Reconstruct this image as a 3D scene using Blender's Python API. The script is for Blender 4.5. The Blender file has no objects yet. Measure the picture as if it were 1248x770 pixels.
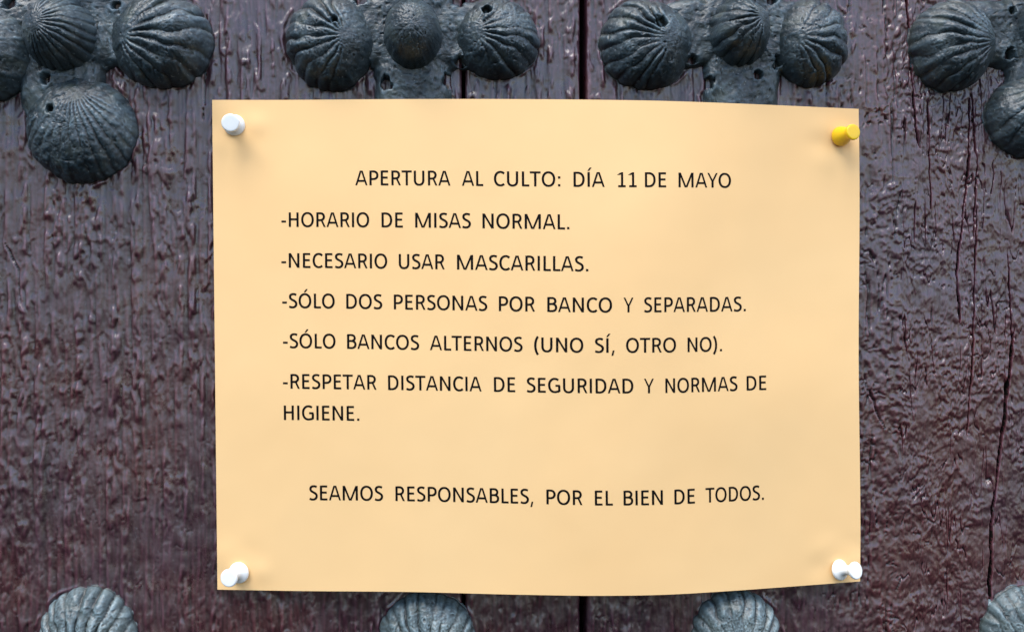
import bpy, math
import numpy as np
from mathutils import Vector
R = math.radians
S = bpy.context.scene
COL = S.collection

# ------------------------------------------------------------------ camera
# Millimetres are used while measuring; everything is linked in metres.
# The door face is the plane Y = 0, the camera stands in front of it (-Y).
D = 440.0                 # distance along the axis to the door face, mm
F = 1199.0                # focal length in pixels of a 1248 wide picture
YAW = R(3.2)
CX, CY = 624.0, 385.0
AX = np.array([math.sin(YAW), math.cos(YAW), 0.0])
RT = np.array([math.cos(YAW), -math.sin(YAW), 0.0])
UP = np.array([0.0, 0.0, 1.0])
CAM = -D * AX
cam_d = bpy.data.cameras.new('camera')
cam_d.sensor_width = 36.0
cam_d.lens = 36.0 * F / 1248.0
cam_d.clip_start = 0.01
cam_d.clip_end = 100.0
cam = bpy.data.objects.new('camera', cam_d)
cam.location = Vector(CAM / 1000.0)
cam.rotation_euler = (R(90), 0, -YAW)
COL.objects.link(cam)
S.camera = cam

# ------------------------------------------------------------------ light
SUN_EL, SUN_AZ = R(61), R(-44)     # azimuth measured from "behind the camera" to its left
w = bpy.data.worlds.new('World')
S.world = w
w.use_nodes = True
nt = w.node_tree
bg = nt.nodes['Background']
sky = nt.nodes.new('ShaderNodeTexSky')
sky.sky_type = 'NISHITA'
sky.sun_disc = False
sky.sun_elevation = SUN_EL
sky.sun_rotation = R(180) - SUN_AZ * -1
sky.air_density = 1.0
sky.dust_density = 1.2
nt.links.new(sky.outputs[0], bg.inputs[0])
bg.inputs[1].default_value = 0.125
sd = bpy.data.lights.new('sun', 'SUN')
sd.energy = 1.8
sd.angle = R(40)
sd.color = (1.0, 0.97, 0.93)
sun = bpy.data.objects.new('sun', sd)
sdir = Vector((math.cos(SUN_EL) * math.sin(SUN_AZ), -math.cos(SUN_EL) * math.cos(SUN_AZ), math.sin(SUN_EL)))
sun.rotation_euler = (-sdir).to_track_quat('-Z', 'Y').to_euler()
sun.location = sdir * 2
COL.objects.link(sun)
S.view_settings.view_transform = 'Standard'
S.view_settings.look = 'None'
S.view_settings.gamma = 1.0
S.view_settings.use_curve_mapping = False
S.view_settings.exposure = 1.32
S.render.engine = 'CYCLES'

# ------------------------------------------------------------------ helpers
def at(px, py, d=0.0):
    """the point (mm) seen at picture position px, py standing d mm off the door face"""
    px = np.asarray(px, float); py = np.asarray(py, float); d = np.asarray(d, float)
    v = AX + ((px - CX) / F)[..., None] * RT - ((py - CY) / F)[..., None] * UP
    t = (-d - CAM[1]) / v[..., 1]
    return CAM + v * t[..., None]

def pix(P):
    q = P - CAM
    w_ = q @ AX
    return CX + F * (q @ RT) / w_, CY - F * (q @ UP) / w_

def _h(ix, iy, seed):
    n = (ix.astype(np.int64) * 374761393 + iy.astype(np.int64) * 668265263 + seed * 1442695041) & 0xffffffff
    n = ((n ^ (n >> 13)) * 1274126177) & 0xffffffff
    n = ((n ^ (n >> 16)) * 2246822519) & 0xffffffff
    return ((n ^ (n >> 15)) & 0xffff) / 65535.0 * 2 * math.pi

def perlin(x, y, seed=0):
    xi, yi = np.floor(x), np.floor(y)
    fx, fy = x - xi, y - yi
    u, v = fx * fx * fx * (fx * (fx * 6 - 15) + 10), fy * fy * fy * (fy * (fy * 6 - 15) + 10)
    def g(a, b, dx, dy):
        th = _h(xi + a, yi + b, seed)
        return np.cos(th) * dx + np.sin(th) * dy
    n00, n10 = g(0, 0, fx, fy), g(1, 0, fx - 1, fy)
    n01, n11 = g(0, 1, fx, fy - 1), g(1, 1, fx - 1, fy - 1)
    return 1.5 * ((n00 * (1 - u) + n10 * u) * (1 - v) + (n01 * (1 - u) + n11 * u) * v)

def fbm(x, y, seed=0, o=3):
    s, a, t = 0, 1.0, 0
    for k in range(o):
        s = s + a * perlin(x * 2 ** k, y * 2 ** k, seed + 17 * k); t += a; a *= .5
    return s / t

def sst(a, b, x):
    t = np.clip((x - a) / (b - a), 0, 1)
    return t * t * (3 - 2 * t)

def grid_mesh(name, P, closed_u=False, smooth=True):
    """P: (rows, cols, 3) in mm -> mesh in metres"""
    r, c = P.shape[:2]
    idx = np.arange(r * c).reshape(r, c)
    if closed_u:
        nx = np.roll(idx, -1, axis=1)
        d, cc, b, a = idx[:-1], nx[:-1], nx[1:], idx[1:]
    else:
        a, b, cc, d = idx[:-1, :-1], idx[:-1, 1:], idx[1:, 1:], idx[1:, :-1]
    f = np.stack([a, b, cc, d], -1).reshape(-1, 4)
    return raw_mesh(name, P.reshape(-1, 3), f, smooth)

def raw_mesh(name, V, Fq, smooth=True):
    me = bpy.data.meshes.new(name)
    V = np.asarray(V, float) / 1000.0
    n, k = len(Fq), Fq.shape[1]
    me.vertices.add(len(V)); me.vertices.foreach_set('co', V.astype(np.float32).ravel())
    me.loops.add(n * k); me.loops.foreach_set('vertex_index', Fq.astype(np.int32).ravel())
    me.polygons.add(n)
    me.polygons.foreach_set('loop_start', np.arange(0, n * k, k, dtype=np.int32))
    me.polygons.foreach_set('loop_total', np.full(n, k, dtype=np.int32))
    me.polygons.foreach_set('use_smooth', np.full(n, smooth))
    me.update(calc_edges=True)
    me.validate()
    return me

def link(name, data, loc=(0, 0, 0), parent=None, mat=None, **props):
    """loc is a world position in mm; mesh data are already relative to it"""
    o = bpy.data.objects.new(name, data)
    wl = Vector(loc) / 1000.0
    if parent is not None:
        o.parent = parent
        wl = wl - Vector(parent['_w'])
    o.location = wl
    o['_w'] = [float(a) / 1000.0 for a in loc]
    COL.objects.link(o)
    if mat is not None and data is not None and not data.materials:
        data.materials.append(mat)
    for k, v in props.items():
        o[k] = v
    return o

# ------------------------------------------------------------------ materials
def new_mat(name):
    m = bpy.data.materials.new(name)
    m.use_nodes = True
    return m, m.node_tree, m.node_tree.nodes['Principled BSDF']

def noise(nt, vec, scale, detail=3, rough=.55):
    n = nt.nodes.new('ShaderNodeTexNoise')
    n.inputs['Scale'].default_value = scale
    n.inputs['Detail'].default_value = detail
    n.inputs['Roughness'].default_value = rough
    nt.links.new(vec, n.inputs['Vector'])
    return n.outputs[0]

def ramp(nt, fac, stops):
    r = nt.nodes.new('ShaderNodeValToRGB')
    while len(r.color_ramp.elements) < len(stops):
        r.color_ramp.elements.new(.5)
    for e, (p, c) in zip(r.color_ramp.elements, stops):
        e.position = p
        e.color = (*c, 1) if len(c) == 3 else c
    nt.links.new(fac, r.inputs[0])
    return r.outputs[0]

def mapping(nt, scale):
    tc = nt.nodes.new('ShaderNodeTexCoord')
    mp = nt.nodes.new('ShaderNodeMapping')
    mp.inputs['Scale'].default_value = scale
    nt.links.new(tc.outputs['Object'], mp.inputs['Vector'])
    return mp.outputs[0]

def mixc(nt, fac, a, b, mode='MIX'):
    m = nt.nodes.new('ShaderNodeMix'); m.data_type = 'RGBA'; m.blend_type = mode
    for s, v in ((m.inputs[0], fac), (m.inputs[6], a), (m.inputs[7], b)):
        if isinstance(v, (int, float)): s.default_value = v
        elif isinstance(v, tuple): s.default_value = (*v, 1)
        else: nt.links.new(v, s)
    return m.outputs[2]

def bump(nt, h, strength, dist, bs):
    b = nt.nodes.new('ShaderNodeBump')
    b.inputs['Strength'].default_value = strength
    b.inputs['Distance'].default_value = dist
    nt.links.new(h, b.inputs['Height'])
    nt.links.new(b.outputs[0], bs.inputs['Normal'])

def wood_material():
    m, nt, bs = new_mat('painted_wood')
    v = mapping(nt, (1, 1, .35))
    v1 = mapping(nt, (1, 1, 1))
    base = ramp(nt, noise(nt, mapping(nt, (1, 1, .12)), 130, 6, .65), [(.3, (.021, .0075, .0115)), (.5, (.038, .0145, .0210)), (.72, (.062, .029, .040))])
    warm = ramp(nt, noise(nt, v1, 14, 3), [(.42, (0, 0, 0)), (.62, (1, 1, 1))])
    base = mixc(nt, warm, base, (.052, .0155, .0170))
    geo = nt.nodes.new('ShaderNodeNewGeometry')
    relief_shade = ramp(nt, geo.outputs['Pointiness'], [(.45, (.30, .28, .30)), (.498, (.95, .95, .95)), (.55, (2.1, 1.95, 2.1))])  # highlight on crests and shade in hollows painted into the paint colour
    base = mixc(nt, 1.0, base, relief_shade, 'MULTIPLY')
    dust = ramp(nt, noise(nt, v1, 420, 4, .7), [(.60, (0, 0, 0)), (.74, (1, 1, 1))])
    dm = nt.nodes.new('ShaderNodeMath'); dm.operation = 'MULTIPLY'; dm.inputs[1].default_value = .35
    nt.links.new(dust, dm.inputs[0])
    base = mixc(nt, dm.outputs[0], base, (.19, .18, .20))
    nt.links.new(base, bs.inputs['Base Color'])
    rg = ramp(nt, noise(nt, v1, 90, 4), [(.3, (.23,) * 3), (.7, (.48,) * 3)])
    nt.links.new(rg, bs.inputs['Roughness'])
    bs.inputs['Specular IOR Level'].default_value = 1.0
    bump(nt, noise(nt, v, 500, 6, .6), .42, .0006, bs)
    return m

def iron_material(name, lo, mid, hi):
    m, nt, bs = new_mat(name)
    v1 = mapping(nt, (1, 1, 1))
    base = ramp(nt, noise(nt, v1, 55, 5), [(.3, lo), (.52, mid), (.75, hi)])
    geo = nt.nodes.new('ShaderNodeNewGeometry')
    relief_shade = ramp(nt, geo.outputs['Pointiness'], [(.462, (.30, .30, .30)), (.5, (.92, .92, .92)), (.535, (2.0, 2.1, 2.2))])  # rib crests tinted as lit, grooves as shaded, within the base colour
    base = mixc(nt, 1.0, base, relief_shade, 'MULTIPLY')
    moss = ramp(nt, noise(nt, v1, 120, 4), [(.5, (0, 0, 0)), (.72, (.6, .6, .6))])
    base = mixc(nt, moss, base, (.050, .060, .045))
    sp = ramp(nt, noise(nt, v1, 800, 2, .6), [(.66, (0, 0, 0)), (.72, (1, 1, 1))])
    dm = nt.nodes.new('ShaderNodeMath'); dm.operation = 'MULTIPLY'; dm.inputs[1].default_value = .5
    nt.links.new(sp, dm.inputs[0])
    base = mixc(nt, dm.outputs[0], base, (.26, .29, .29))
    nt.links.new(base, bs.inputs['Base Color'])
    rg = ramp(nt, noise(nt, v1, 160, 4), [(.3, (.27,) * 3), (.7, (.50,) * 3)])
    nt.links.new(rg, bs.inputs['Roughness'])
    bs.inputs['Specular IOR Level'].default_value = .55
    bump(nt, noise(nt, v1, 700, 6, .65), .42, .0008, bs)
    return m

def paper_material():
    m, nt, bs = new_mat('cream_paper')
    v1 = mapping(nt, (1, 1, 1))
    base = ramp(nt, noise(nt, v1, 9, 3), [(.3, (.870, .555, .252)), (.7, (.890, .590, .280))])
    nt.links.new(base, bs.inputs['Base Color'])
    bs.inputs['Roughness'].default_value = .62
    bs.inputs['Specular IOR Level'].default_value = .3
    bump(nt, noise(nt, v1, 1600, 3), .08, .0002, bs)
    return m

def plain(name, col, rough, spec=.5, metal=0, sss=0):
    m, nt, bs = new_mat(name)
    v1 = mapping(nt, (1, 1, 1))
    base = ramp(nt, noise(nt, v1, 300, 3), [(.3, tuple(c * .93 for c in col)), (.7, col)])
    nt.links.new(base, bs.inputs['Base Color'])
    bs.inputs['Roughness'].default_value = rough
    bs.inputs['Specular IOR Level'].default_value = spec
    bs.inputs['Metallic'].default_value = metal
    return m

M_WOOD, M_IRON, M_PAPER = wood_material(), iron_material('weathered_iron', (.010, .016, .019), (.030, .045, .054), (.095, .132, .152)), paper_material()
M_LIT_IRON = iron_material('lit_iron', (.030, .043, .045), (.080, .108, .115), (.165, .200, .200))  # paler copy of the iron: light on the bottom row painted in
M_INK = plain('black_toner', (.0045, .0035, .0035), .6, .08)
M_WHITE = plain('white_plastic', (.86, .88, .87), .3)
M_YELLOW = plain('yellow_plastic', (.86, .54, .008), .28)
M_STEEL = plain('steel', (.6, .6, .6), .3, .5, 1)
M_DARK = plain('dark_timber_split_shade', (.010, .007, .006), .8, .2)  # backing board timber, and the painted shade inside the splits

# ------------------------------------------------------------------ the door
def X_of(px): return float(at(px, CY, 0)[0])
def Z_of(py): return float(-(py - CY) * D / F)
door = link('wooden_door', None, (0, 0, 0), None, None,
            kind='structure', label='old wooden door of upright planks in flaking glossy purple-brown paint', category='door')

def crack(X, Z, pts, width, depth, wob=.8, seed=0):
    """pts: (px, py) from top to bottom; a wandering vertical split"""
    zz = np.array([Z_of(p[1]) for p in pts])[::-1]
    xx = np.array([X_of(p[0]) for p in pts])[::-1]
    x0 = np.interp(Z, zz, xx) + wob * fbm(Z / 9, Z * 0 + seed, 300 + seed, 3)
    span = sst(zz[0], zz[0] + 6, Z) * sst(zz[-1], zz[-1] - 6, Z)
    wd = width * .62 * (.55 + .45 * np.clip(1 + 1.6 * perlin(Z / 14, Z * 0 + seed * 3.1, 77), 0, 2)) * np.maximum(span, .02)
    return 1.9 * depth * span * np.exp(-np.abs((X - x0) / wd) ** 3)

def relief(X, Z):
    wx = 2.0 * fbm(X / 24, Z / 50, 1, 2); wz = 4 * fbm(X / 22, Z / 30, 2, 2)
    right = sst(X_of(960), X_of(1090), X)
    calm = sst(.0, .28, fbm(X / 30, Z / 44, 9, 2))                # places where the paint lies smooth
    low = sst(Z_of(420), Z_of(700), Z)
    rough = (1 - .72 * calm) * (1 - .35 * low)
    gr = fbm((X + .45 * wx) / 4.9, (Z + wz) / 120, 3, 2)
    crest = sst(-.22, .34, gr)
    h = 1.1 * (1 - .3 * low) * (.6 + .4 * rough) * crest * (.45 + 1.0 * sst(-.35, .4, fbm(X / 3.2, Z / 8.5, 27, 2))) * (1 - .75 * right)
    h += .42 * fbm((X + wx) / 2.4, (Z + wz) / 24, 4, 2) * (1 - .6 * right)
    blob = fbm((X + wx) / 3.2, (Z + wz) / 17, 5, 3)
    h += .52 * rough * blob * (1 - .55 * right)
    blis = fbm((X + wx) / 2.7, (Z + wz) / 3.4, 28, 2)               # small blisters in the smoother enamel
    h += .55 * right * (.25 + .75 * rough) * sst(-.35, .45, blis)
    big = fbm((X + wx) / 10, (Z + wz) / 13, 7, 2)
    h += .75 * big * (.5 + .7 * right)
    h += .13 * rough * fbm(X / 1.3, Z / 2.2, 6, 2)
    h += .30 * fbm((X + .4 * wx) / 1.5, (Z + wz) / 45, 29, 2) * (1 - .5 * right)      # fine fibre lines
    # beads and runs of thick old paint
    bead = perlin((X + wx) / 2.6, (Z + wz) / 6.0, 8)
    h += .45 * rough * sst(.30, .7, bead) * (1 - .4 * right)
    # flaked layers: sharp-edged steps
    fl = fbm((X + wx) / 10, (Z + wz) / 34, 10, 3)
    h -= (.16 + .06 * right) * sst(.14, .175, fl)
    h -= (.12 + .08 * right) * sst(.32, .355, fl)
    fl2 = fbm((X - wx) / 5, (Z - wz) / 18, 12, 2)
    h -= .30 * sst(.36, .40, fl2) * rough * (1 - .5 * right)
    # short torn cracks
    c1 = fbm((X + 1.5 * wx) / 9, (Z + wz) / 30, 14, 3)
    h -= (1.1 * right + .25) * np.exp(-(c1 / .015) ** 2) * sst(.08, .3, fbm(X / 14, Z / 14, 15, 2))
    c2 = fbm((X + wx) / 16, (Z + 2 * wz) / 6.5, 16, 3)
    h -= (.8 * right + .12) * np.exp(-(c2 / .016) ** 2) * sst(.26, .42, fbm(X / 12, Z / 10, 18, 2))
    # open grain checks
    c3 = fbm((X + wx * .6) / 6, Z / 90, 20, 2)
    h -= (.28 + 1.5 * right) * np.exp(-(c3 / .018) ** 2) * sst(-.05, .2, fbm(X / 12, Z / 30, 21, 2))
    h += 1.0 * fbm(X / 60, Z / 90, 23, 2)
    # paint drawn up against the rims of the iron shells
    for (ex, ey, ea, eb) in RIMS:
        m = (np.abs(X - ex) < ea * 1.4) & (np.abs(Z - ey) < eb * 1.4)
        if not m.any(): continue
        qq = np.hypot((X[m] - ex) / ea, (Z[m] - ey) / eb)
        qq = qq + .035 * perlin(X[m] / 7, Z[m] / 7, 26)
        h[m] += .6 * np.exp(-((qq - 1.05) / .03) ** 2) * sst(-.15, .45, perlin(X[m] / 8, Z[m] / 8, 25))
    # the long splits on the right
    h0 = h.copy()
    h -= crack(X, Z, [(1236, 395), (1228, 470), (1217, 570), (1209, 640), (1204, 800)], .85, 5.0, .8, 1)
    h -= crack(X, Z, [(1103, -30), (1109, 60), (1116, 150), (1122, 180)], .6, 3.0, .6, 2)
    h -= crack(X, Z, [(1182, 110), (1180, 200), (1166, 330), (1170, 400)], .55, 2.8, .8, 3)
    h -= crack(X, Z, [(1131, 110), (1133, 190), (1136, 260)], .45, 2.2, .6, 4)
    h -= crack(X, Z, [(1190, 240), (1185, 420), (1178, 540)], .4, 1.6, .8, 5)
    h -= crack(X, Z, [(1228, 300), (1231, 380), (1234, 430)], .5, 2.4, .8, 6)
    h -= crack(X, Z, [(1184, 96), (1190, 190), (1186, 300)], .45, 2.2, .9, 12)
    h -= crack(X, Z, [(1058, 470), (1066, 500), (1080, 530)], .5, 2.0, 1.2, 13)
    h -= crack(X, Z, [(1078, -40), (1080, 40), (1082, 72)], .35, 1.3, .6, 8)
    h -= crack(X, Z, [(252, 20), (250, 90), (247, 160)], .35, 1.3, .6, 9)
    h -= crack(X, Z, [(1, 290), (22, 330), (26, 380)], .4, 1.2, .9, 10)
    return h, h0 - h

RIMS = []
for (px_, py_, rx_, ry_) in [(195, 48, 62, 58), (97, 158, 67, 66), (402, 50, 54, 58), (606, 46, 52, 50), (789, 52, 59, 56),
                             (991, 50, 48, 56), (1165, 54, 54, 58), (1265, 140, 62, 54), (105, 778, 58, 60),
                             (520, 781, 59, 60), (899, 778, 56, 60), (1251, 776, 56, 62)]:
    c_ = at(px_, py_, 0)
    RIMS.append((c_[0], c_[2], rx_ * D / F, ry_ * D / F))

def spaced(a, b, lo, hi, fine, coarse):
    """coordinates from a to b: fine steps within lo..hi, coarse outside"""
    parts = []
    if a < lo: parts.append(np.arange(a, lo, coarse)[:-1])
    l, r_ = max(a, lo), min(b, hi)
    if r_ > l: parts.append(np.linspace(l, r_, max(2, int((r_ - l) / fine) + 1)))
    if b > hi: parts.append(np.arange(max(a, hi) + coarse, b, coarse))
    x = np.concatenate(parts)
    x = x[(x >= a) & (x <= b)]
    if x[0] > a + 1e-6: x = np.concatenate([[a], x])
    if x[-1] < b - 1e-6: x = np.concatenate([x, [b]])
    return x

FX0, FX1, FZ0, FZ1 = X_of(-25), X_of(1275), Z_of(795), Z_of(-25)
def plank(x0, x1):
    xs = spaced(x0, x1, FX0, FX1, .5, 3.5)
    # close spacing where the edges round over
    xs = np.unique(np.concatenate([xs, x0 + np.array([0, .12, .3, .6, 1.0]), x1 - np.array([0, .12, .3, .6, 1.0])]))
    if x1 > 300:
        xs = np.unique(np.concatenate([xs, np.linspace(X_of(1098), X_of(1245), 260)]))
    zs = spaced(-330, 330, FZ0, FZ1, .52, 4)
    X, Z = np.meshgrid(xs, zs)
    h, split = relief(X, Z)
    e = np.minimum(X - x0, x1 - X)
    wob = 1 + .5 * fbm(X * 0 + x0, Z / 8, 31, 3)
    h -= 1.6 * np.exp(-np.clip(e, 0, None) / (.55 * wob))
    P = np.stack([X, -h, Z], -1)
    left, rightc = P[:, :1].copy(), P[:, -1:].copy()
    left[..., 1] = 24; rightc[..., 1] = 24
    P = np.concatenate([left, P, rightc], 1)
    top, bot = P[-1:].copy(), P[:1].copy()
    top[..., 1] = 24; bot[..., 1] = 24
    P = np.concatenate([bot, P, top], 0)
    o0 = np.array([(x0 + x1) / 2, 0, 0])
    me_ = grid_mesh('plank', P - o0)
    me_.materials.append(M_WOOD); me_.materials.append(M_DARK)      # second slot paints dark shade into the open splits
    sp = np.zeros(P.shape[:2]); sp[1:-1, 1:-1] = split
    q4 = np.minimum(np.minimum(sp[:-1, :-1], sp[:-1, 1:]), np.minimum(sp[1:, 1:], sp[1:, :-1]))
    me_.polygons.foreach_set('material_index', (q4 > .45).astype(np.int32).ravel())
    link('plank', me_, o0, door)

S1, S2 = X_of(565), X_of(711)
plank(-420, S1 - .8)
plank(S1 + .8, S2 - 1.6)
plank(S2 + 1.6, 420)
bk = np.array([[-420, 26, -330], [420, 26, -330], [420, 26, 330], [-420, 26, 330],
               [-420, 34, -330], [420, 34, -330], [420, 34, 330], [-420, 34, 330]], float)
bf = np.array([[0, 1, 2, 3], [7, 6, 5, 4], [4, 5, 1, 0], [5, 6, 2, 1], [6, 7, 3, 2], [7, 4, 0, 3]])
link('backing_board', raw_mesh('backing_board', bk, bf, False), (0, 0, 0), door, M_DARK)

# ------------------------------------------------------------------ iron scallop ornaments
NT, NR = 220, 84
def dome(name, px, py, rx, ry, H, toward, parent, ribs=11, amp=1.0, holes=(), seed=0, lift=0.0,
         hinge=.55, prof=(2.2, .57), ribfade=(.12, .5), tilt=0.0, sharp=.7, spread=1.25):
    """a cast dome whose ribs fan out from a hinge lying towards the angle `toward` (degrees, picture up = 90)"""
    c = at(px, py, H * .35)
    k = (D - H * .35) / F
    a, b = rx * k, ry * k
    th = np.linspace(0, 2 * np.pi, NT, endpoint=False)
    rr = np.concatenate([[0.0005], np.sin(np.linspace(0, 1, NR)[1:] * np.pi / 2)])
    T, Q = np.meshgrid(th, rr)
    out = 1 + .030 * fbm(np.cos(T) * 1.3 + seed, np.sin(T) * 1.3 + 5, 40 + seed, 2) * 2
    u, v = Q * np.cos(T), Q * np.sin(T)
    ta = R(toward)
    hx, hy = hinge * math.cos(ta), hinge * math.sin(ta)
    du, dv = u - hx, v - hy
    # angle about the hinge, 0 pointing away from it through the shell
    ang = np.arctan2(-(du * math.sin(ta + math.pi) - dv * math.cos(ta + math.pi)),
                     du * math.cos(ta + math.pi) + dv * math.sin(ta + math.pi))
    dist = np.hypot(du, dv)
    ph = ang * ribs / 2.0 + 1.5 * fbm(u * 1.7 + seed, v * 1.7, 50 + seed, 2) + seed * 1.7
    wave = np.abs(np.cos(ph))                                      # wide rounded ribs, narrow grooves
    rid = np.floor(ph / np.pi + .5).astype(np.int64)
    own = _h(rid, rid * 0 + seed, 7) / (2 * math.pi)                # every rib has a height of its own
    ribh = (wave ** sharp - .62) * (.55 + .75 * own)
    fan = sst(spread + .35, spread - .15, np.abs(ang))                              # only the outward fan is ribbed
    fade = sst(ribfade[0], ribfade[1], dist) * fan
    irr = .22 + .85 * sst(-.32, .32, fbm(u * 1.5 + 9 + seed, v * 1.5, 60 + seed, 2))
    prof_h = (1 - Q ** prof[0]).clip(0) ** prof[1]
    h = lift + H * prof_h * (1 + tilt * (u * math.cos(ta) + v * math.sin(ta)))
    h = h + amp * ribh * fade * irr * (1 - .55 * sst(.93, 1, Q))
    Xm, Zm = u * a, v * b
    h += .55 * fbm(Xm / 9 + seed, Zm / 9, 70 + seed, 3) + .42 * fbm(Xm / 2.6, Zm / 2.6, 71 + seed, 3)
    h += .17 * fbm(Xm / .9, Zm / .9, 72 + seed, 2)
    pits = perlin(Xm / 1.7 + 30, Zm / 1.7, 73 + seed)
    h -= .5 * sst(.52, .8, pits)
    for (qx, qz, qr) in holes:                                     # nail holes, in picture pixels from the centre
        dd = np.hypot(Xm - qx * k, Zm + qz * k) / (qr * k) * (1 + .3 * fbm(Xm / 1.5, Zm / 1.5, 86 + seed, 2))
        h -= 5.0 * sst(1.15, .55, dd)
        h += .25 * np.exp(-((dd - 1.5) / .4) ** 2)
    h = np.where(Q > .985, np.minimum(h, lift), h)
    h += .5 * sst(.0, .35, fbm(Xm / 6 + seed, Zm / 6, 75 + seed, 2)) * sst(.3, .8, Q)
    out = out + .016 * fbm(np.cos(T) * 5 + seed, np.sin(T) * 5, 76 + seed, 2)
    sc = 1 + .02 * amp * ribh * fade * sst(.7, 1, Q)
    P = np.stack([c[0] + Xm * out * sc, -h, c[2] + Zm * out * sc], -1)
    rim = P[-1:].copy(); rim[..., 1] = 3.0
    P = np.concatenate([P, rim], 0)
    o0 = np.array([c[0], 0, c[2]])
    return link(name, grid_mesh(name, P - o0, closed_u=True), o0, parent, M_IRON if py < 500 else M_LIT_IRON)

def plate(px, py, lobes, holes, seed, label, H=6.0):
    """cast web that joins the shells of one ornament; lobes: (angle, reach px, width deg)"""
    c = at(px, py, 2)
    k = (D - 2) / F
    nt_, nr_ = 300, 110
    T, Q = np.meshgrid(np.linspace(0, 2 * np.pi, nt_, endpoint=False), np.linspace(.001, 1, nr_))
    Rd = np.full_like(T, 66.0)
    for ang, reach, wd in lobes:
        dlt = np.abs((np.degrees(T) - ang + 180) % 360 - 180)
        Rd = Rd + (reach - 66) * np.exp(-(dlt / wd) ** 4)
    Rd = Rd * (1 + .10 * fbm(np.cos(T) * 2.2 + seed, np.sin(T) * 2.2, 80 + seed, 3) * 2)
    Xm, Zm = Q * Rd * k * np.cos(T), Q * Rd * k * np.sin(T)
    h = H * (1 - Q ** 7).clip(0) ** .7
    h = h + 1.6 * fbm(Xm / 11, Zm / 11, 82 + seed, 4) + .45 * fbm(Xm / 3, Zm / 3, 83 + seed, 3)
    h -= .55 * sst(.45, .8, perlin(Xm / 2.2, Zm / 2.2, 84 + seed))
    for (hx, hy, hr) in holes:
        dd = np.hypot(Xm - (hx - px) * k, Zm + (hy - py) * k) / (.8 * hr * k) * (1 + .45 * fbm(Xm / 2.2, Zm / 2.2, 85 + seed, 3)) + .5 * sst(.0, .4, perlin(Xm / 5, Zm / 5, 87 + seed))
        h -= (H + 5) * sst(1.1, .7, dd)
        h += .3 * np.exp(-((dd - 1.5) / .45) ** 2)
    P = np.stack([c[0] + Xm, -h, c[2] + Zm], -1)
    rim = P[-1:].copy(); rim[..., 1] = 3.0
    P = np.concatenate([P, rim], 0)
    o0 = np.array([c[0], 0, c[2]])
    root = link('iron_ornament', None, o0, None, None, label=label, category='door ornament', group='scallop-shell iron ornaments on the door')
    link('base_plate', grid_mesh('base_plate', P - o0, closed_u=True), o0, root, M_IRON if py < 500 else M_LIT_IRON)
    return root

L4 = [(0, 118, 30), (90, 118, 30), (180, 118, 30), (270, 125, 32)]
def ornament(c, shells, button, holes, seed, label):
    p = plate(c[0], c[1], L4, holes, seed, label)
    for i, s in enumerate(shells):
        dome('scallop_shell', parent=p, seed=seed * 5 + i, **s)
    if button:
        dome('centre_boss', parent=p, seed=seed * 5 + 4, **button)
    return p

def sh(px, py, rx, ry, H, toward, **k):
    return dict(px=px, py=py, rx=rx, ry=ry, H=H, toward=toward, **k)

# top row, from left to right (picture angles: 0 right, 90 up)
ornament((75, 40), [
    sh(-28, 62, 63, 64, 17, 0, ribs=24, amp=2.4, hinge=.6),
    sh(195, 48, 62, 58, 18, 180, ribs=22, amp=3.0, tilt=-.1, hinge=.7),
    sh(97, 157, 65, 64, 15, 90, ribs=42, amp=1.0, hinge=.75, holes=[(-27, -20, 5)], ribfade=(.1, .4), spread=1.0),
    sh(90, -68, 60, 60, 17, 270, ribs=24, amp=2)],
    sh(71, 40, 45, 47, 23, 170, ribs=29, amp=1.7, prof=(2.2, .6), hinge=.30, spread=1.7),
    [(60, 97, 8), (134, 90, 8), (20, 10, 10), (142, 8, 7)], 1,
    'dark blue-green iron ornament whose large lower shell shows whole beside the notice, upper left')
ornament((503, 42), [
    sh(402, 50, 54, 58, 17, 0, ribs=22, amp=3.0, holes=[(9, -18, 4)], hinge=.45, spread=1.0),
    sh(606, 46, 52, 50, 16, 180, ribs=21, amp=2.4, holes=[(-13, -28, 6)], hinge=.55, spread=1.0),
    sh(505, 168, 58, 52, 8, 90, ribs=32, amp=.7),
    sh(503, -68, 58, 58, 16, 270, ribs=22, amp=1.5)],
    sh(503, 40, 37, 44, 24, 90, ribs=18, amp=.45, prof=(2.3, .55), spread=2.6, hinge=.2),
    [(446, 82, 8), (472, 104, 10), (543, 100, 11), (561, 76, 9), (441, 3, 9), (556, 3, 10)], 2,
    'dark iron ornament with a smooth round centre boss above the left half of the notice')
ornament((903, 44), [
    sh(789, 52, 59, 56, 17, 0, ribs=23, amp=3.0, holes=[(12, -18, 8)], hinge=.40, spread=1.15),
    sh(991, 50, 48, 56, 16, 180, ribs=21, amp=2.2, hinge=.6, spread=1.1),
    sh(905, 170, 58, 54, 8, 90, ribs=32, amp=.7),
    sh(903, -68, 58, 58, 16, 270, ribs=22, amp=1.5)],
    sh(903, 38, 39, 44, 23, 20, ribs=19, amp=2.3, prof=(2.3, .58), hinge=.5, spread=1.1),
    [(841, 76, 7), (857, 103, 12), (922, 94, 7), (948, 79, 11), (939, 1, 9), (820, 100, 8)], 3,
    'dark iron ornament with a grooved centre boss above the right half of the notice')
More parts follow.
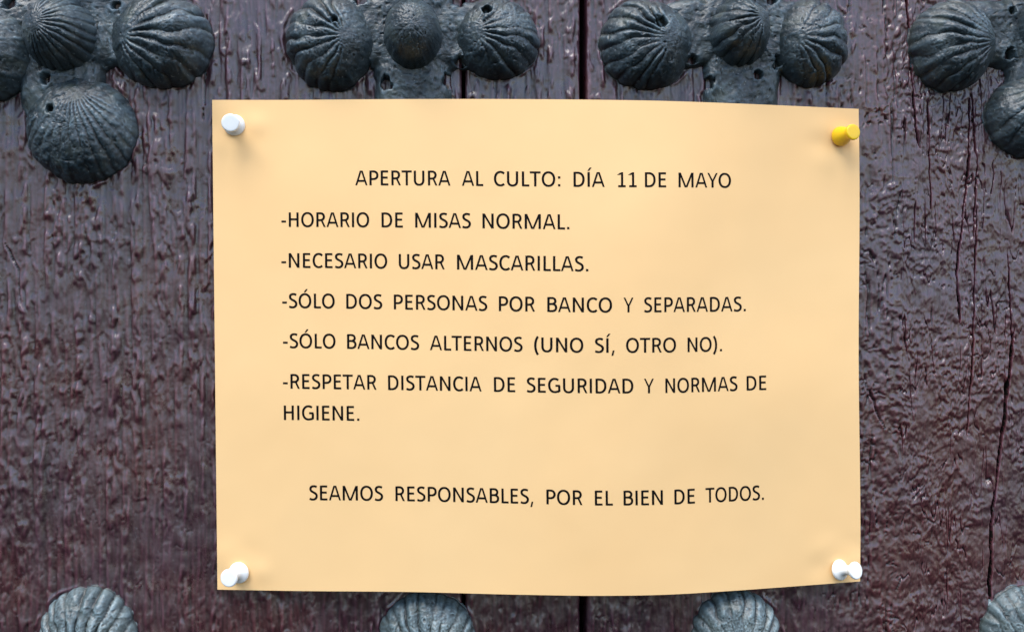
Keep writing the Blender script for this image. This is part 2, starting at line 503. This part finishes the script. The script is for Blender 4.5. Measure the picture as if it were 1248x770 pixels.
ornament((1268, 42), [
    sh(1165, 54, 54, 58, 18, 0, ribs=27, amp=2.6, hinge=.8, spread=.95),
    sh(1265, 140, 62, 54, 17, 90, ribs=27, amp=.9, hinge=.7),
    sh(1370, 50, 54, 56, 17, 180, ribs=22, amp=2),
    sh(1268, -68, 58, 58, 16, 270, ribs=22, amp=2)],
    sh(1275, 30, 36, 42, 22, 200, ribs=21, amp=1.2),
    [(1222, 70, 8), (1219, 96, 6), (1228, 16, 7)], 4,
    'dark iron ornament at the upper right corner, right of the yellow push pin')
# bottom row: mostly below the frame, only the upper shells show
for i, (cx, cy, px, py, rx, ry, nr, am, lab) in enumerate([
        (104, 900, 105, 778, 58, 60, 34, 2.6, 'blue-green ribbed iron shell ornament at lower left, below the left cluster, clear of the notice'),
        (520, 900, 520, 781, 59, 60, 36, 1.8, 'blue-green iron ornament tucked under the left part of the bottom paper edge'),
        (900, 900, 899, 778, 56, 60, 32, 2.8, 'blue-green deeply ribbed iron shell ornament just below the right part of the bottom paper edge'),
        (1262, 900, 1251, 776, 56, 62, 32, 1.8, 'blue-green iron shell ornament in the bottom right corner beside the long crack')]):
    ornament((cx, cy), [
        sh(px, py, rx, ry, 13, 270, ribs=nr, amp=am, hinge=.8, spread=1.05),
        sh(cx - 108, cy + 4, 56, 56, 15, 0, ribs=28, amp=2), sh(cx + 108, cy + 4, 56, 56, 15, 180, ribs=28, amp=2),
        sh(cx, cy + 112, 58, 58, 15, 90, ribs=40, amp=.9)],
        sh(cx, cy, 40, 44, 22, 90, ribs=24, amp=.8), [], 6 + i, lab)

# ------------------------------------------------------------------ the notice
UC = (np.array([258, 345, 500, 620, 740, 800, 890, 960, 1047]) - 258) / 789.0
VR = np.array([0, .176, .43, .595, .822, 1.0])
DL = np.array([
    [0, 0, -1, -1, 0, 1, 4, 7, 11],
    [0, 0, 0, 1, 2, 2.2, 3, 4.5, 7],
    [0, 0, 2, 4, 5.5, 5.2, 4.2, 3, 2],
    [0, 0, 2, 4, 5.7, 5.5, 2.8, .5, -3],
    [0, 0, 1.4, 4, 6.5, 5.8, 1.5, -2, -7],
    [0, 1.5, 3, 6, 7.5, 6.5, 1.5, -3.5, -10]], float)

def cubic(xk, yk, x):
    """Catmull-Rom style smooth interpolation; yk (..., n)"""
    xk = np.asarray(xk, float)
    m = np.gradient(yk, xk, axis=-1)
    i = np.clip(np.searchsorted(xk, x, side='right') - 1, 0, len(xk) - 2)
    h_ = xk[i + 1] - xk[i]; t = (x - xk[i]) / h_
    y0, y1, m0, m1 = yk[..., i], yk[..., i + 1], m[..., i], m[..., i + 1]
    return ((2 * t**3 - 3 * t**2 + 1) * y0 + (t**3 - 2 * t**2 + t) * h_ * m0
            + (-2 * t**3 + 3 * t**2) * y1 + (t**3 - t**2) * h_ * m1)

UG = np.linspace(0, 1, 241); VG = np.linspace(0, 1, 181)
_rows = cubic(UC, DL, UG)                         # (6, nu)
DGRID = cubic(VR, _rows.T, VG).T                  # (nv, nu)
DEPC = np.array([                                 # stand-off from the door in mm, same columns
    [3.4, 7.0, 12.0, 13.4, 14.6, 14.8, 12.6, 7.8, 3.0],
    [4.0, 8.2, 13.4, 15.0, 16.4, 16.6, 13.2, 8.2, 3.4],
    [5.0, 9.2, 14.2, 16.0, 17.2, 16.8, 13.0, 8.4, 4.2],
    [5.2, 9.4, 14.4, 16.0, 16.8, 16.2, 13.6, 9.4, 4.8],
    [4.0, 7.8, 13.2, 15.0, 15.6, 14.6, 11.6, 7.6, 3.6],
    [2.6, 6.2, 12.0, 13.8, 14.2, 13.4, 10.4, 6.2, 2.4]])
DEPG = cubic(VR, cubic(UC, DEPC, UG).T, VG).T
_ug, _vg = np.meshgrid(UG, VG)
DEPG = DEPG + .42 * fbm(_ug * 5.5, _vg * 2.4, 91, 2) + .10 * fbm(_ug * 16, _vg * 9, 92, 2)   # the sheet is a little wavy
for pu_, pv_ in ((.035, .052), (.97, .076), (.034, .965), (.968, .962)):       # and puckered round each pin
    rp = np.hypot((_ug - pu_) * 287, (_vg - pv_) * 217)
    DEPG = DEPG - .9 * np.exp(-(rp / 5.0) ** 2) + .25 * np.exp(-((rp - 11) / 4.5) ** 2) * np.cos(3 * np.arctan2(_vg - pv_, _ug - pu_))
DEPG = DEPG - .5 * np.exp(-(((_ug - .80) - .10 * (_vg - .3)) / .022) ** 2) * sst(.75, .05, _vg)

def bil(G, u, v):
    u = np.clip(u, 0, 1) * (G.shape[1] - 1); v = np.clip(v, 0, 1) * (G.shape[0] - 1)
    i = np.clip(u.astype(int), 0, G.shape[1] - 2); j = np.clip(v.astype(int), 0, G.shape[0] - 2)
    fu, fv = u - i, v - j
    return (G[j, i] * (1 - fu) + G[j, i + 1] * fu) * (1 - fv) + (G[j + 1, i] * (1 - fu) + G[j + 1, i + 1] * fu) * fv

def sheet(u, v, lift=0.0):
    u = np.asarray(u, float); v = np.asarray(v, float)
    xl = 258.5 + 6.5 * v; xr = 1046.5 + 1.5 * v + .8 * np.sin(v * 9)
    x = xl + (xr - xl) * u
    y = 122 + 596 * v + bil(DGRID, u, v)
    return at(x, y, bil(DEPG, u, v) + lift)

U, V = np.meshgrid(UG, VG)
front = sheet(U, V); back = sheet(U, V) + np.array([0, .13, 0])
nv, nu = U.shape
ring = lambda A: np.concatenate([A[0], A[1:, -1], A[-1, -2::-1], A[-2:0:-1, 0]])
idx = np.arange(nv * nu).reshape(nv, nu)
q = lambda I: np.stack([I[:-1, :-1], I[:-1, 1:], I[1:, 1:], I[1:, :-1]], -1).reshape(-1, 4)
fr = q(idx)[:, ::-1]; bkf = q(idx + nv * nu)
ra = ring(idx); rb = ra + nv * nu
allv = np.concatenate([front.reshape(-1, 3), back.reshape(-1, 3)])
n0, nr_e = len(allv), len(ra)
allv = np.concatenate([allv, allv[ra], allv[rb]])
sa = np.arange(nr_e) + n0; sb = sa + nr_e
side = np.stack([sa, np.roll(sa, -1), np.roll(sb, -1), sb], -1)
org = sheet(.5, .5)
me = raw_mesh('notice', allv - org, np.concatenate([fr, bkf, side]))
notice = link('paper_notice', me, org, None, M_PAPER,
              label='cream paper notice with printed Spanish capitals pinned to the door by four push pins', category='notice')

# ------------------------------------------------------------------ lettering
CAP = 1294.0
def arc(cx, cy, rx, ry, a0, a1, n=14, p=2.0):
    a = np.radians(np.linspace(a0, a1, n))
    c, s = np.cos(a), np.sin(a)
    if p != 2.0:
        c = np.sign(c) * np.abs(c) ** (2 / p); s = np.sign(s) * np.abs(s) ** (2 / p)
    return [(cx + rx * x, cy + ry * y) for x, y in zip(c, s)]
VS, HS = 212.0, 178.0                                 # stem and bar weights
def ln(*p): return ('s', [tuple(map(float, q_)) for q_ in p])
def cv(p): return ('s', p)
def dg(x0, y0, x1, y1, w=176): return ('d', (x0, y0, x1, y1, w))
LX = 272; TB, BB = CAP - 73, 73
def vst(x, y0=0, y1=CAP): return ln((x, y0), (x, y1))
G = {
 'A': (1185, [dg(110, 0, 548, CAP), dg(1077, 0, 640, CAP), ln((290, 385), (895, 385))]),
 'B': (1114, [vst(LX), cv([(LX, TB), (560, TB)] + arc(560, 958, 330, TB - 958, 90, -90, 12, 2.2) + [(LX, 695)]),
              cv([(LX, 695), (590, 695)] + arc(590, 384, 370, 311, 90, -90, 12, 2.2) + [(LX, BB)])]),
 'C': (1092, [cv(arc(668, 647, 476, 588, 48, 312, 26, 2.15))]),
 'D': (1260, [vst(LX), cv([(LX, TB), (520, TB)] + arc(520, 647, 535, TB - 647, 90, -90, 22, 2.25) + [(LX, BB)])]),
 'E': (1000, [vst(LX), ln((LX, TB), (865, TB)), ln((LX, 680), (815, 680)), ln((LX, BB), (880, BB))]),
 'G': (1292, [cv(arc(700, 647, 508, 588, 52, 292, 26, 2.15) + [(1000, 105), (1108, 170), (1108, 600)]), ln((1180, 620), (760, 620))]),
 'H': (1276, [vst(LX), vst(1004), ln((LX, 680), (1004, 680))]),
 'I': (516, [vst(258)]),
 'L': (861, [vst(LX), ln((LX, BB), (835, BB))]),
 'M': (1751, [vst(255), vst(1496), dg(285, CAP, 835, 0, 190), dg(1466, CAP, 905, 0, 190)]),
 'N': (1322, [vst(262), vst(1060), dg(270, CAP, 1050, 0, 200)]),
 'O': (1356, [cv(arc(678, 647, 500, 590, 0, 360, 40, 2.12))]),
 'P': (1058, [vst(LX), cv([(LX, TB), (540, TB)] + arc(540, 885, 375, TB - 885, 90, -90, 14, 2.2) + [(LX, 549)])]),
 'R': (1112, [vst(LX), cv([(LX, TB), (540, TB)] + arc(540, 915, 345, TB - 915, 90, -90, 14, 2.2) + [(LX, 609)]), dg(650, 640, 960, 0, 190)]),
 'S': (941, [cv([(800, 1165), (700, 1212), (560, 1238), (420, 1228), (290, 1170), (215, 1070), (210, 950), (260, 840), (360, 760),
                 (500, 690), (640, 618), (745, 530), (795, 420), (785, 280), (715, 160), (590, 78), (430, 55), (280, 70), (125, 130)])]),
 'T': (998, [ln((20, TB), (978, TB)), vst(499)]),
 'U': (1314, [cv([(262, CAP), (262, 480)] + arc(657, 480, 395, 423, 180, 360, 24, 2.25) + [(1052, CAP)])]),
 'Y': (998, [dg(90, CAP, 499, 520), dg(908, CAP, 499, 520), vst(499, 0, 600)]),
 '1': (1038, [vst(560, 60), ln((190, BB), (900, BB)), dg(225, 1060, 540, 1255, 300)]),
 '.': (517, [ln((258, 0), (258, 200))]),
 ':': (548, [ln((274, 20), (274, 220)), ln((274, 700), (274, 900))]),
 ',': (511, [dg(290, 200, 170, -270, 160)]),
 '-': (627, [ln((90, 480), (537, 480))]),
 '(': (621, [cv(arc(760, 560, 520, 950, 122, 238, 18))]),
 ')': (621, [cv(arc(-140, 560, 520, 950, 58, -58, 18))]),
}
ACUTE = lambda cx: dg(cx + 175, 1690, cx - 40, 1400, 170)
for k_, b_, c_ in (('Ó', 'O', 690), ('Í', 'I', 270)):
    G[k_] = (G[b_][0], G[b_][1] + [ACUTE(c_)])

def densify(P, step=150.0):
    out = [P[0]]
    for a, b in zip(P[:-1], P[1:]):
        n = max(1, int(math.ceil(math.dist(a, b) / step)))
        out += [(a[0] + (b[0] - a[0]) * i / n, a[1] + (b[1] - a[1]) * i / n) for i in range(1, n + 1)]
    return out

def ribbon(pts):
    """outline strip of a pen stroke: stems heavier than bars"""
    closed = math.dist(pts[0], pts[-1]) < 2
    P = np.array(densify([p for i, p in enumerate(pts) if i == 0 or math.dist(p, pts[i - 1]) > 1]))
    d = np.diff(P, axis=0); d /= np.linalg.norm(d, axis=1)[:, None]
    Lp, Rp = [], []
    for i in range(len(P)):
        if closed:
            a, b = d[(i - 1) % len(d)], d[i % len(d)]
            if i == len(P) - 1: a, b = d[-1], d[0]
            if i == 0: a, b = d[-1], d[0]
        else:
            a, b = d[max(i - 1, 0)], d[min(i, len(d) - 1)]
        na, nb = np.array([-a[1], a[0]]), np.array([-b[1], b[0]])
        m = na + nb; m /= np.linalg.norm(m)
        t = (a + b) / np.linalg.norm(a + b)
        wd = (HS + (VS - HS) * abs(t[1])) / 2 / max(.5, float(m @ na))
        Lp.append(P[i] + m * wd); Rp.append(P[i] - m * wd)
    return np.array(Lp), np.array(Rp)

def diag(x0, y0, x1, y1, w_):
    n = max(2, int(math.hypot(x1 - x0, y1 - y0) / 150) + 1)
    t = np.linspace(0, 1, n)[:, None]
    A = np.array([[x0, y0]]) + t * np.array([[x1 - x0, y1 - y0]])
    off = np.array([w_ / 2, 0])
    return A + off, A - off

def inv_u(px, v):
    """paper coordinate u of the picture column px on row v"""
    xl = 258.5 + 6.5 * v; xr = 1046.5 + 1.5 * v + .8 * math.sin(v * 9)
    return (px - xl) / (xr - xl)

def side_bearing(ch):
    xs = []
    for kind, p in G[ch][1]:
        A, B = ribbon(p) if kind == 's' else diag(*p)
        xs += [A[:, 0].min(), B[:, 0].min(), A[:, 0].max(), B[:, 0].max()]
    return min(xs), max(xs)

def print_line(words, v_base, capv):
    Vv, Ff, n = [], [], 0
    lay = 0
    for text, x0, x1 in words:
        adv = [G[c][0] for c in text]
        tot0 = side_bearing(text[0])[0]
        tot1 = sum(adv[:-1]) + side_bearing(text[-1])[1]
        u0, u1 = inv_u(x0, v_base), inv_u(x1, v_base)
        sx = (u1 - u0) / (tot1 - tot0)
        sy = capv / CAP
        pen = 0
        for ch, a_ in zip(text, adv):
            for kind, p in G[ch][1]:
                A, B = ribbon(p) if kind == 's' else diag(*p)
                lift = .05 + .006 * (lay % 4); lay += 1
                Q = np.concatenate([A, B])
                u = u0 + (Q[:, 0] + pen - tot0) * sx
                v = v_base - Q[:, 1] * sy
                Vv.append(sheet(u, v, lift))
                m = len(A)
                i = np.arange(m - 1)
                Ff.append(np.stack([i, i + 1, i + 1 + m, i + m], -1) + n)
                n += 2 * m
            pen += a_
    Vv, Ff = np.concatenate(Vv), np.concatenate(Ff)
    o0 = Vv.mean(0)
    link('printed_line', raw_mesh('printed_line', Vv - o0, Ff, False), o0, notice, M_INK)

vy = lambda y: (y - 122) / 596.0
TXT = [
 (226.0, [('APERTURA', 433, 549), ('AL', 563, 589), ('CULTO:', 602, 683), ('DÍA', 699, 737), ('11', 752, 776), ('DE', 786, 812), ('MAYO', 827, 891)]),
 (276.6, [('-HORARIO', 343, 450), ('DE', 465, 491), ('MISAS', 506, 574), ('NORMAL.', 588, 694)]),
 (326.2, [('-NECESARIO', 343, 472), ('USAR', 486, 542), ('MASCARILLAS.', 557, 717)]),
 (375.2, [('-SÓLO', 344, 408), ('DOS', 422, 466), ('PERSONAS', 480, 594), ('POR', 608, 652), ('BANCO', 667, 746), ('Y', 760, 772), ('SEPARADAS.', 785, 909)]),
 (424.0, [('-SÓLO', 345, 409), ('BANCOS', 423, 511), ('ALTERNOS', 524, 637), ('(UNO', 651, 711), ('SÍ,', 725, 749), ('OTRO', 763, 824), ('NO).', 838, 880)]),
 (473.4, [('-RESPETAR', 345, 459), ('DISTANCIA', 473, 587), ('DE', 602, 628), ('SEGURIDAD', 642, 772), ('Y', 785, 797), ('NORMAS', 811, 899), ('DE', 910, 934)]),
 (511.6, [('HIGIENE.', 346, 438)]),
 (609.0, [('SEAMOS', 377, 467), ('RESPONSABLES,', 482, 650), ('POR', 666, 710), ('EL', 725, 747), ('BIEN', 760, 808), ('DE', 822, 847), ('TODOS.', 860, 931)]),
]
for yb, words in TXT:
    print_line(words, vy(yb), 17.7 / 596)

# ------------------------------------------------------------------ push pins
PROF = {   # radius, height in mm from the foot
 'spool': [(0, 0), (4.0, 0), (4.5, .25), (4.65, .8), (4.45, 1.5), (3.6, 2.1), (2.6, 2.9), (2.15, 4.2), (2.1, 5.6), (2.35, 7.0), (2.9, 8.2),
           (3.55, 9.0), (3.85, 9.5), (3.85, 10.1), (3.6, 10.5), (3.1, 10.62), (0, 10.62)],
 'cone': [(0, 0), (3.9, 0), (4.4, .3), (4.5, 1.0), (4.35, 2.0), (3.9, 3.6), (3.35, 5.2), (2.9, 6.6), (2.75, 7.6), (3.0, 8.4),
          (3.4, 8.9), (3.55, 9.4), (3.5, 10.0), (3.2, 10.4), (0, 10.45)],
}
def lathe(profile, n=48):
    pr = np.array(profile, float)
    # smooth the profile a little by Chaikin cuts
    for _ in range(2):
        a, b = pr[:-1], pr[1:]
        pr = np.concatenate([[pr[0]], np.stack([a * .75 + b * .25, a * .25 + b * .75], 1).reshape(-1, 2), [pr[-1]]])
    pr[:, 0] = np.maximum(pr[:, 0], .001)
    a = np.linspace(0, 2 * np.pi, n, endpoint=False)
    P = np.stack([pr[:, 0][:, None] * np.cos(a), pr[:, 0][:, None] * np.sin(a), np.repeat(pr[:, 1][:, None], n, 1)], -1)
    return grid_mesh('push_pin', P[:, ::-1], closed_u=True)

def push_pin(base, head, shape, mat, label, depth_base, L=10.5):
    b = at(*base, depth_base); t = at(*head, depth_base + L * .93)
    ax = Vector(t - b).normalized()
    root = link('push_pin', None, b, None, None, label=label, category='push pin',
                group='push pins holding the notice')
    root.rotation_euler = ax.to_track_quat('Z', 'Y').to_euler()
    bodyo = bpy.data.objects.new('body', lathe(PROF[shape])); bodyo.data.materials.append(mat)
    bodyo.parent = root; COL.objects.link(bodyo)
    nd = lathe([(0, -9), (.15, -8.6), (.5, -7), (.5, .4), (0, .5)], 12); nd.materials.append(M_STEEL)
    no = bpy.data.objects.new('needle', nd); no.parent = root; COL.objects.link(no)
    return root

def paper_depth(px, py):
    v = (py - 122) / 596.0
    return float(bil(DEPG, np.array(inv_u(px, v)), np.array(v)))
for base, head, shape, mat, lab in (
    ((286, 153), (281, 150), 'spool', M_WHITE, 'white plastic push pin seen nearly end-on at upper left corner of the notice'),
    ((1023, 167), (1040, 161), 'cone', M_YELLOW, 'yellow plastic push pin at the upper right corner of the notice'),
    ((292, 697), (279, 704), 'spool', M_WHITE, 'white plastic push pin leaning down-left at lower left corner of the notice'),
    ((1022, 694), (1045, 695), 'spool', M_WHITE, 'white plastic push pin with visible waist leaning right at lower right corner of the notice')):
    push_pin(base, head, shape, mat, lab, paper_depth(*base) + .35)

for o in bpy.data.objects:
    if '_w' in o: del o['_w']
